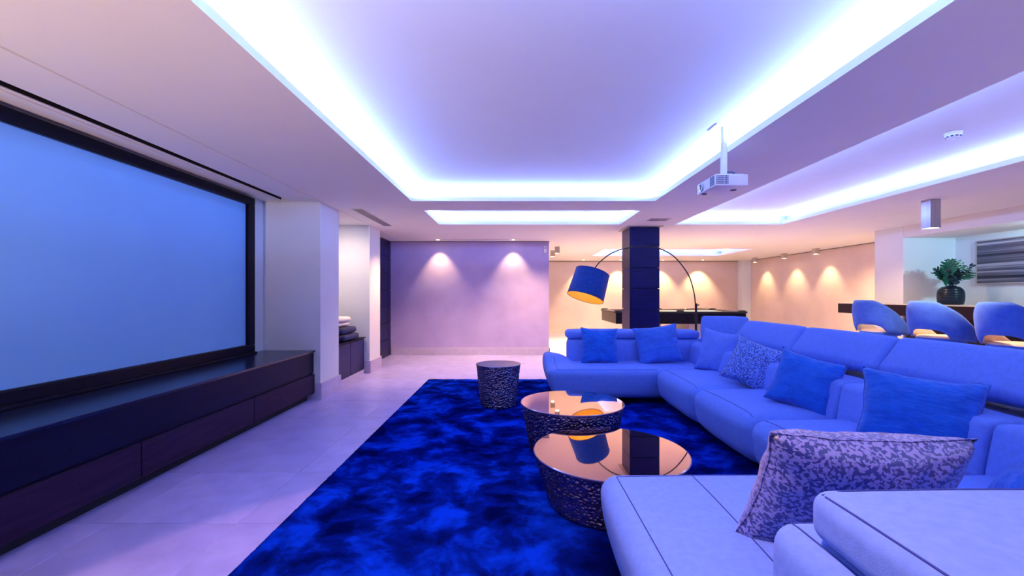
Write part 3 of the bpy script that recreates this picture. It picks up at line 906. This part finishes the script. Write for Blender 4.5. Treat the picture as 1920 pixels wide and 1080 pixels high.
# ---- bar stools
def make_stool(name, label):
    t = thing(name, label, 'stool', (0, 0, 0), 'bar stools at the counter')
    # seat
    prof = [(0.0001, .67), (0.15, .672), (0.235, .69), (0.255, .715), (0.25, .745), (0.225, .765), (0.12, .775), (0.0001, .777)]
    so_ = obj('seat', lathe(bmesh.new(), prof, (0, 0, 0), 40, cap=False), [M['stool_warm_lit'], M['stool']], parent=t, smooth=True)
    for p in so_.data.polygons:
        if p.center.z < 0.735: p.material_index = 1
    # wrap-around back shell, open above the seat
    bm = bmesh.new(); na, nh = 64, 10; A = math.radians(128)
    O, I = [], []
    for i in range(na + 1):
        u = -1 + 2 * i / na; a = u * A
        k = abs(u)
        top = 1.225 - 0.02 * k - 0.46 * max(0, (k - .20) / .80) ** 1.35
        bot = 0.74 + 0.115 * max(0, 1 - (abs(u + .08) / .36) ** 4)
        bot -= 0.05 * max(0, (k - .5) / .5)
        if k > .5: pass
        top = max(top, bot + 0.03)
        ro, ri = [], []
        for j in range(nh + 1):
            v = j / nh; z = bot + (top - bot) * v
            R = 0.283 + 0.045 * math.sin(min(1, (z - .7) / .5) * PI / 2)
            edge = 0.022 * (1 - (2 * v - 1) ** 4) * (1 - k ** 12) + 0.004
            for L_, rr in ((ro, R + edge), (ri, R - edge)):
                L_.append(bm.verts.new((-rr * math.cos(a) * (1.3 if math.cos(a) < 0 else 1), rr * math.sin(a), z)))
        O.append(ro); I.append(ri)
    fo = []
    for i in range(na):
        for j in range(nh):
            f = bm.faces.new((O[i][j], O[i][j + 1], O[i + 1][j + 1], O[i + 1][j])); f.material_index = 0
            f = bm.faces.new((I[i][j], I[i + 1][j], I[i + 1][j + 1], I[i][j + 1])); f.material_index = 1
        bm.faces.new((O[i][0], O[i + 1][0], I[i + 1][0], I[i][0]))
        bm.faces.new((O[i][nh], I[i][nh], I[i + 1][nh], O[i + 1][nh]))
    for i in (0, na):
        for j in range(nh):
            q_ = (O[i][j], I[i][j], I[i][j + 1], O[i][j + 1]); bm.faces.new(q_ if i else q_[::-1])
    obj('backrest', bm, [M['stool'], M['stool_warm_lit']], parent=t, smooth=True)
    obj('seat_base', lathe(bmesh.new(), [(0.18, .63), (0.20, .64), (0.20, .672)], (0, 0, 0), 32), M['black'], parent=t, auto=30)
    for sx in (-1, 1):
        for sy in (-1, 1):
            obj('leg', tube(bmesh.new(), [(sx * .15, sy * .15, .64), (sx * .22, sy * .22, 0.0)], [0.016, 0.011], 10), M['black'], parent=t, smooth=True)
    ring = [(0.197 * math.cos(k * PI / 2 + PI / 4) * 1.414 * 0.99, 0.197 * math.sin(k * PI / 2 + PI / 4) * 1.414 * 0.99, 0.22) for k in range(5)]
    obj('footrest', tube(bmesh.new(), ring, 0.009, 8, cap=False), M['black'], parent=t)
    return t


st0 = make_stool('bar_stool', 'blue bar stool with open-backed curved shell, leftmost of three')
lab = ['blue bar stool farthest from the camera, nearest the pink wall',
       'middle blue curved-back bar stool of the row of three',
       'blue bar stool cut by the right edge of the picture']
for i, (x, y, a) in enumerate(((5.62, 6.72, 8), (5.60, 5.74, 6), (5.60, 4.86, 4))):
    o = st0 if i == 0 else copy_tree(st0)
    o['label'] = lab[i]; o.location = (x, y, 0); o.rotation_euler = (0, 0, math.radians(a)); 

# ---- vase with leaves
VX, VY, VZ = 6.86, 6.88, 1.1475
vs = thing('potted_plant', 'dark ribbed vase of monstera and small leaves on the bar counter', 'plant', (VX, VY, VZ))
prof = [(0.10, 0)]
for k in range(41):
    t_ = k / 40; z = 0.005 + 0.275 * t_
    R = 0.162 * (1 - (abs(t_ - .48) / .60) ** 3.2 * .62) if t_ > .48 else 0.162 * (1 - (abs(t_ - .48) / .48) ** 3 * .12)
    prof.append((R + 0.0025 * math.sin(t_ * 60), z))
prof += [(0.062, 0.287), (0.066, 0.300), (0.055, 0.302), (0.05, 0.27)]
obj('vase', lathe(bmesh.new(), prof, (VX, VY, VZ), 48), M['vase'], parent=vs, smooth=True)


def monstera(base, tip, side, width, lobes=6, holes=True):
    """one split leaf: midrib from base to tip, lobed fingers on both sides, thin solid"""
    base, tip = Vector(base), Vector(tip); d = (tip - base); L = d.length; d.normalize()
    side = Vector(side); side = (side - d * side.dot(d)).normalized(); nrm = d.cross(side)
    bm = bmesh.new()
    for s in (-1, 1):
        prevu = 0.0
        for k in range(lobes):
            u0 = k / lobes; u1 = (k + 0.86) / lobes
            w0 = width * math.sin(PI * min(1, (u0 + .12))) ** .6; w1 = width * math.sin(PI * min(1, max(0.02, (u1 + .02) * .97))) ** .7
            def P(u, w, lift=0):
                return base + d * (L * u) + side * (s * w) + nrm * (lift - 0.25 * w * w / width)
            quad = [P(u0, 0), P(u1 + .14 / lobes, 0), P(min(1.02, u1 + .10), w1 * .55), P(min(1.05, u1 + .17), w1), P(min(1, (u0 + u1) / 2 + .16), max(w0, w1) * 1.03), P(u0 + .08, w0 * .6)]
            vt = [bm.verts.new(p) for p in quad]; vb = [bm.verts.new(p - nrm * .002) for p in quad]
            bm.faces.new(vt); bm.faces.new(vb[::-1])
            for i in range(6): bm.faces.new((vt[i], vb[i], vb[(i + 1) % 6], vt[(i + 1) % 6]))
    return bm


B0 = Vector((VX, VY, VZ + .30))
for tip, sd, w, lb in (((-0.12, -0.05, 0.40), (1, -.2, 0.3), .13, 7), ((0.18, -0.05, 0.30), (1, -.3, 1.2), .17, 7), ((0.02, -0.03, 0.41), (1, -.1, 0.0), .14, 7),
                       ((-0.26, 0, 0.26), (.5, .2, 1), .10, 6), ((-0.20, -0.08, 0.12), (.5, .1, 1), .09, 6)):
    stem_top = B0 + Vector(tip) * .30
    lf = obj('leaf', monstera(stem_top, B0 + Vector(tip), sd, w, lb), M['leaf'], parent=vs)
    obj('stem', tube(bmesh.new(), [B0 - Vector((0, 0, .15)), B0, stem_top, B0 + Vector(tip)], 0.0035, 6), M['leaf'], parent=lf)
for (tip) in ((-.31, 0, .20), (-.30, -.02, .27)):
    obj('stem', tube(bmesh.new(), catmull([B0, B0 + Vector(tip) * .6 + Vector((0, 0, .04)), B0 + Vector(tip)], 4), 0.007, 6), M['leaf2'], parent=vs)
rnd = random.Random(3)
lm = bmesh.new()
v = [lm.verts.new(c) for c in ((0, 0, 0), (.016, .018, .004), (.018, .04, .002), (0, .062, 0), (-.018, .04, .002), (-.016, .018, .004))]
v2 = [lm.verts.new(w_.co + Vector((0, 0, -.0015))) for w_ in v]
lm.faces.new(v); lm.faces.new(v2[::-1])
for i in range(6): lm.faces.new((v[i], v2[i], v2[(i + 1) % 6], v[(i + 1) % 6]))
lme = bpy.data.meshes.new('small_leaf'); lm.to_mesh(lme); lm.free(); lme.materials.append(M['leaf2'])
for k in range(13):
    a = rnd.uniform(-1, 1); dirv = Vector((a * .30 + .06, rnd.uniform(-.18, .05), rnd.uniform(.06, .26) + (.05 if a > .4 else 0)))
    pts = catmull([B0 - Vector((0, 0, .05)), B0 + dirv * .5 + Vector((0, 0, .03)), B0 + dirv], 5)
    tw = obj('twig', tube(bmesh.new(), pts, 0.0025, 5), M['leaf2'], parent=vs)
    for p in pts[3:]:
        for q2 in range(2):
            o = bpy.data.objects.new('small_leaf', lme); COL.objects.link(o); o.parent = tw
            o.location = p - ORG[tw.name]; o.rotation_euler = (rnd.uniform(-1, 1), rnd.uniform(-1, 1), rnd.uniform(0, 6.28))

# ---- wall art
ar = thing('wall_art', 'framed print of horizontal grey and white streaks on the bar wall', 'picture', (7.48, 6.5, 1.8))
obj('print', box(7.462, 7.472, 5.72, 7.06, 1.49, 2.155), M['art'], parent=ar)
for b in ((7.458, 7.488, 5.70, 7.08, 2.155, 2.17), (7.458, 7.488, 5.70, 7.08, 1.475, 1.49), (7.458, 7.488, 5.70, 5.72, 1.49, 2.155), (7.458, 7.488, 7.06, 7.08, 1.49, 2.155)):
    obj('frame_bar', box(*b), M['grey'], parent=ar)

# ================================================================== CEILING AND WALL FITTINGS
# projector
pj = thing('projector', 'white projector hanging from a ceiling pole above the sofa', 'projector', (1.655, 3.46, 2.12))
obj('body', box(1.513, 1.763, 3.30, 3.63, 2.125, 2.212, 0.008, 3), M['white'], parent=pj, auto=40)
obj('lid', box(1.53, 1.745, 3.32, 3.61, 2.212, 2.220, 0.003), M['white'], parent=pj)
lb = bmesh.new(); lathe(lb, [(0.030, 0), (0.036, 0.002), (0.036, 0.010), (0.029, 0.012)], (0, 0, 0), 28)
bmesh.ops.rotate(lb, verts=lb.verts, cent=(0, 0, 0), matrix=Matrix.Rotation(-PI / 2, 3, 'Y')); bmesh.ops.translate(lb, verts=lb.verts, vec=(1.514, 3.54, 2.170))
obj('lens_ring', lb, M['steel'], parent=pj, auto=30)
lb = bmesh.new(); bmesh.ops.create_uvsphere(lb, u_segments=20, v_segments=12, radius=0.027)
for v in lb.verts: v.co.x *= .35
bmesh.ops.translate(lb, verts=lb.verts, vec=(1.507, 3.54, 2.170))
obj('lens', lb, M['glass_lens'], parent=pj, smooth=True)
gr = bmesh.new()
for k in range(9):
    for r in range(5):
        x = 1.522 + k * .0105; z = 2.139 + r * .0135
        bx(gr, x, x + .0065, 3.2985, 3.304, z, z + .0105)
for k in range(5):
    for r in range(5):
        y = 3.312 + k * .016; z = 2.139 + r * .0135
        bx(gr, 1.5115, 1.517, y, y + .012, z, z + .0105)
obj('vent_grille', gr, M['dim'], parent=pj)
obj('foot', box(1.70, 1.735, 3.42, 3.45, 2.119, 2.126), M['dim'], parent=pj)
obj('foot', box(1.535, 1.565, 3.56, 3.59, 2.119, 2.126), M['dim'], parent=pj)
obj('mount_arm', box(1.60, 1.71, 3.42, 3.50, 2.219, 2.238, 0.003), M['white'], parent=pj)
obj('mount_joint', tube(bmesh.new(), [(1.655, 3.46, 2.236), (1.655, 3.46, 2.275)], 0.024, 16), M['white'], parent=pj, auto=40)
obj('pole', tube(bmesh.new(), [(1.655, 3.46, 2.27), (1.655, 3.46, 2.50)], 0.025, 20), M['white'], parent=pj, auto=40)
obj('pole_sleeve', tube(bmesh.new(), [(1.655, 3.46, 2.50), (1.655, 3.46, 2.625)], 0.021, 20), M['white'], parent=pj, auto=40)
obj('ceiling_plate', box(1.565, 1.725, 3.38, 3.54, 2.624, 2.6295, 0.001), M['white'], parent=pj)
obj('cable', tube(bmesh.new(), catmull([(1.675, 3.45, 2.27), (1.71, 3.43, 2.262), (1.735, 3.42, 2.225), (1.73, 3.42, 2.22)], 6), 0.006, 8), M['dim'], parent=pj, smooth=True)

# smoke detector
sd = thing('smoke_detector', 'round white smoke detector inside the right-hand ceiling recess', 'smoke detector', (3.60, 3.59, CW))
obj('base', lathe(bmesh.new(), [(0.052, -.012), (0.056, -.010), (0.056, -.0005)], (3.60, 3.59, CW), 40), M['white'], parent=sd, auto=30)
obj('cap', lathe(bmesh.new(), [(0.001, -.046), (0.03, -.045), (0.044, -.038), (0.052, -.022), (0.052, -.012)], (3.60, 3.59, CW), 40), M['white'], parent=sd, smooth=True)
for k in range(10):
    a = 2 * PI * k / 10
    b = box(-.008, .008, -.002, .002, -.006, .006)
    bmesh.ops.rotate(b, verts=b.verts, cent=(0, 0, 0), matrix=Matrix.Rotation(a + PI / 2, 3, 'Z'))
    bmesh.ops.translate(b, verts=b.verts, vec=(3.60 + .047 * math.cos(a), 3.59 + .047 * math.sin(a), CW - .032))
    obj('vent_slot', b, M['dim'], parent=sd)


# recessed downlights at the far walls
def downlight(x, y, label, group):
    t = thing('recessed_downlight', label, 'downlight', (x, y, CZ), group)
    obj('trim_ring', lathe(bmesh.new(), [(0.035, -.004), (0.048, -.005), (0.052, -.001), (0.052, 0)], (x, y, CZ), 28, cap=False), M['white'], parent=t, smooth=True)
    obj('lens', lathe(bmesh.new(), [(0.036, -.003), (0.036, -.0015)], (x, y, CZ), 24), M['lens'], parent=t)


downlight(-1.62, 9.22, 'left lit downlight above the lavender wall', 'downlights over the lavender wall')
downlight(-0.03, 9.22, 'right lit downlight above the lavender wall', 'downlights over the lavender wall')
for x, l in ((2.3, 'left of the lamp arc'), (3.54, 'hidden behind the column'), (4.95, 'just right of the column'), (6.28, 'right of the lamp arc, near the pale pier')):
    downlight(x, 14.6, 'lit downlight over the far pink wall, ' + l, 'downlights over the far pink wall')


def boxspot(x, y, w, h, label, group=None, m=None):
    t = thing('ceiling_spotlight', label, 'spotlight', (x, y, CZ), group)
    m = m or M['grey']
    b = bmesh.new(); a = w / 2; e = .006
    bx(b, x - a, x + a, y - a, y - a + e, CZ - h, CZ); bx(b, x - a, x + a, y + a - e, y + a, CZ - h, CZ)
    bx(b, x - a, x - a + e, y - a + e, y + a - e, CZ - h, CZ); bx(b, x + a - e, x + a, y - a + e, y + a - e, CZ - h, CZ)
    bx(b, x - a + e, x + a - e, y - a + e, y + a - e, CZ - .03, CZ)
    obj('housing', b, m, parent=t)
    obj('lens', lathe(bmesh.new(), [(a * .72, -h + .004), (a * .72, -h + .012)], (x, y, CZ), 20), M['lens'], parent=t)


g = 'square surface spotlights along the right pink wall'
boxspot(7.55, 13.75, .12, .14, 'square ceiling spotlight by the far right corner', g)
boxspot(7.58, 12.3, .12, .14, 'middle square ceiling spotlight along the right pink wall', g)
boxspot(7.58, 11.0, .12, .14, 'square ceiling spotlight on the right pink wall nearest the bar', g)
g = 'square spotlights beside the lavender wall end'
boxspot(1.03, 10.6, .11, .155, 'nearer square ceiling spotlight just past the lavender wall', g)
boxspot(1.00, 11.5, .11, .155, 'farther square ceiling spotlight just past the lavender wall', g)
boxspot(5.10, 5.36, .125, .35, 'long square brushed-metal ceiling spotlight in front of the bar', None, M['steel'])
boxspot(-2.66, 6.50, .07, .13, 'small ceiling spotlight in the niche behind the first white pier')


# grilles
def grille(x0, x1, y0, y1, label, along='y', n=5, z=CZ):
    t = thing('air_vent', label, 'vent', ((x0 + x1) / 2, (y0 + y1) / 2, z))
    b = bmesh.new(); e = .012
    bx(b, x0, x1, y0, y0 + e, z - .006, z - .0005); bx(b, x0, x1, y1 - e, y1, z - .006, z - .0005)
    bx(b, x0, x0 + e, y0 + e, y1 - e, z - .006, z - .0005); bx(b, x1 - e, x1, y0 + e, y1 - e, z - .006, z - .0005)
    obj('frame', b, M['ceil'], parent=t)
    obj('backing', box(x0 + e, x1 - e, y0 + e, y1 - e, z - .002, z - .0005), M['dim'], parent=t)
    for k in range(n):
        if along == 'y':
            w = (x1 - x0 - 2 * e) / n; a = x0 + e + k * w + w * .3
            obj('slat', box(a, a + w * .4, y0 + e, y1 - e, z - .006, z - .002), M['grey'], parent=t)
        else:
            w = (y1 - y0 - 2 * e) / n; a = y0 + e + k * w + w * .3
            obj('slat', box(x0 + e, x1 - e, a, a + w * .4, z - .006, z - .002), M['grey'], parent=t)


grille(-2.22, -2.05, 5.90, 7.38, 'long linear ceiling air vent near the white piers')
grille(2.06, 2.38, 6.62, 6.88, 'small square ceiling vent in front of the column', n=6)
grille(-1.52, -0.12, 9.14, 9.20, 'thin slot air vent between the two lavender wall downlights', n=2)

# motion sensor
ms = thing('motion_sensor', 'small white motion sensor high on the lavender wall', 'sensor', (0.66, 9.48, 2.28))
obj('housing', box(0.63, 0.69, 9.455, 9.4995, 2.21, 2.355, 0.012, 3), M['white'], parent=ms, auto=40)
obj('sensor_window', box(0.648, 0.672, 9.452, 9.458, 2.30, 2.33, 0.002), M['dim'], parent=ms)
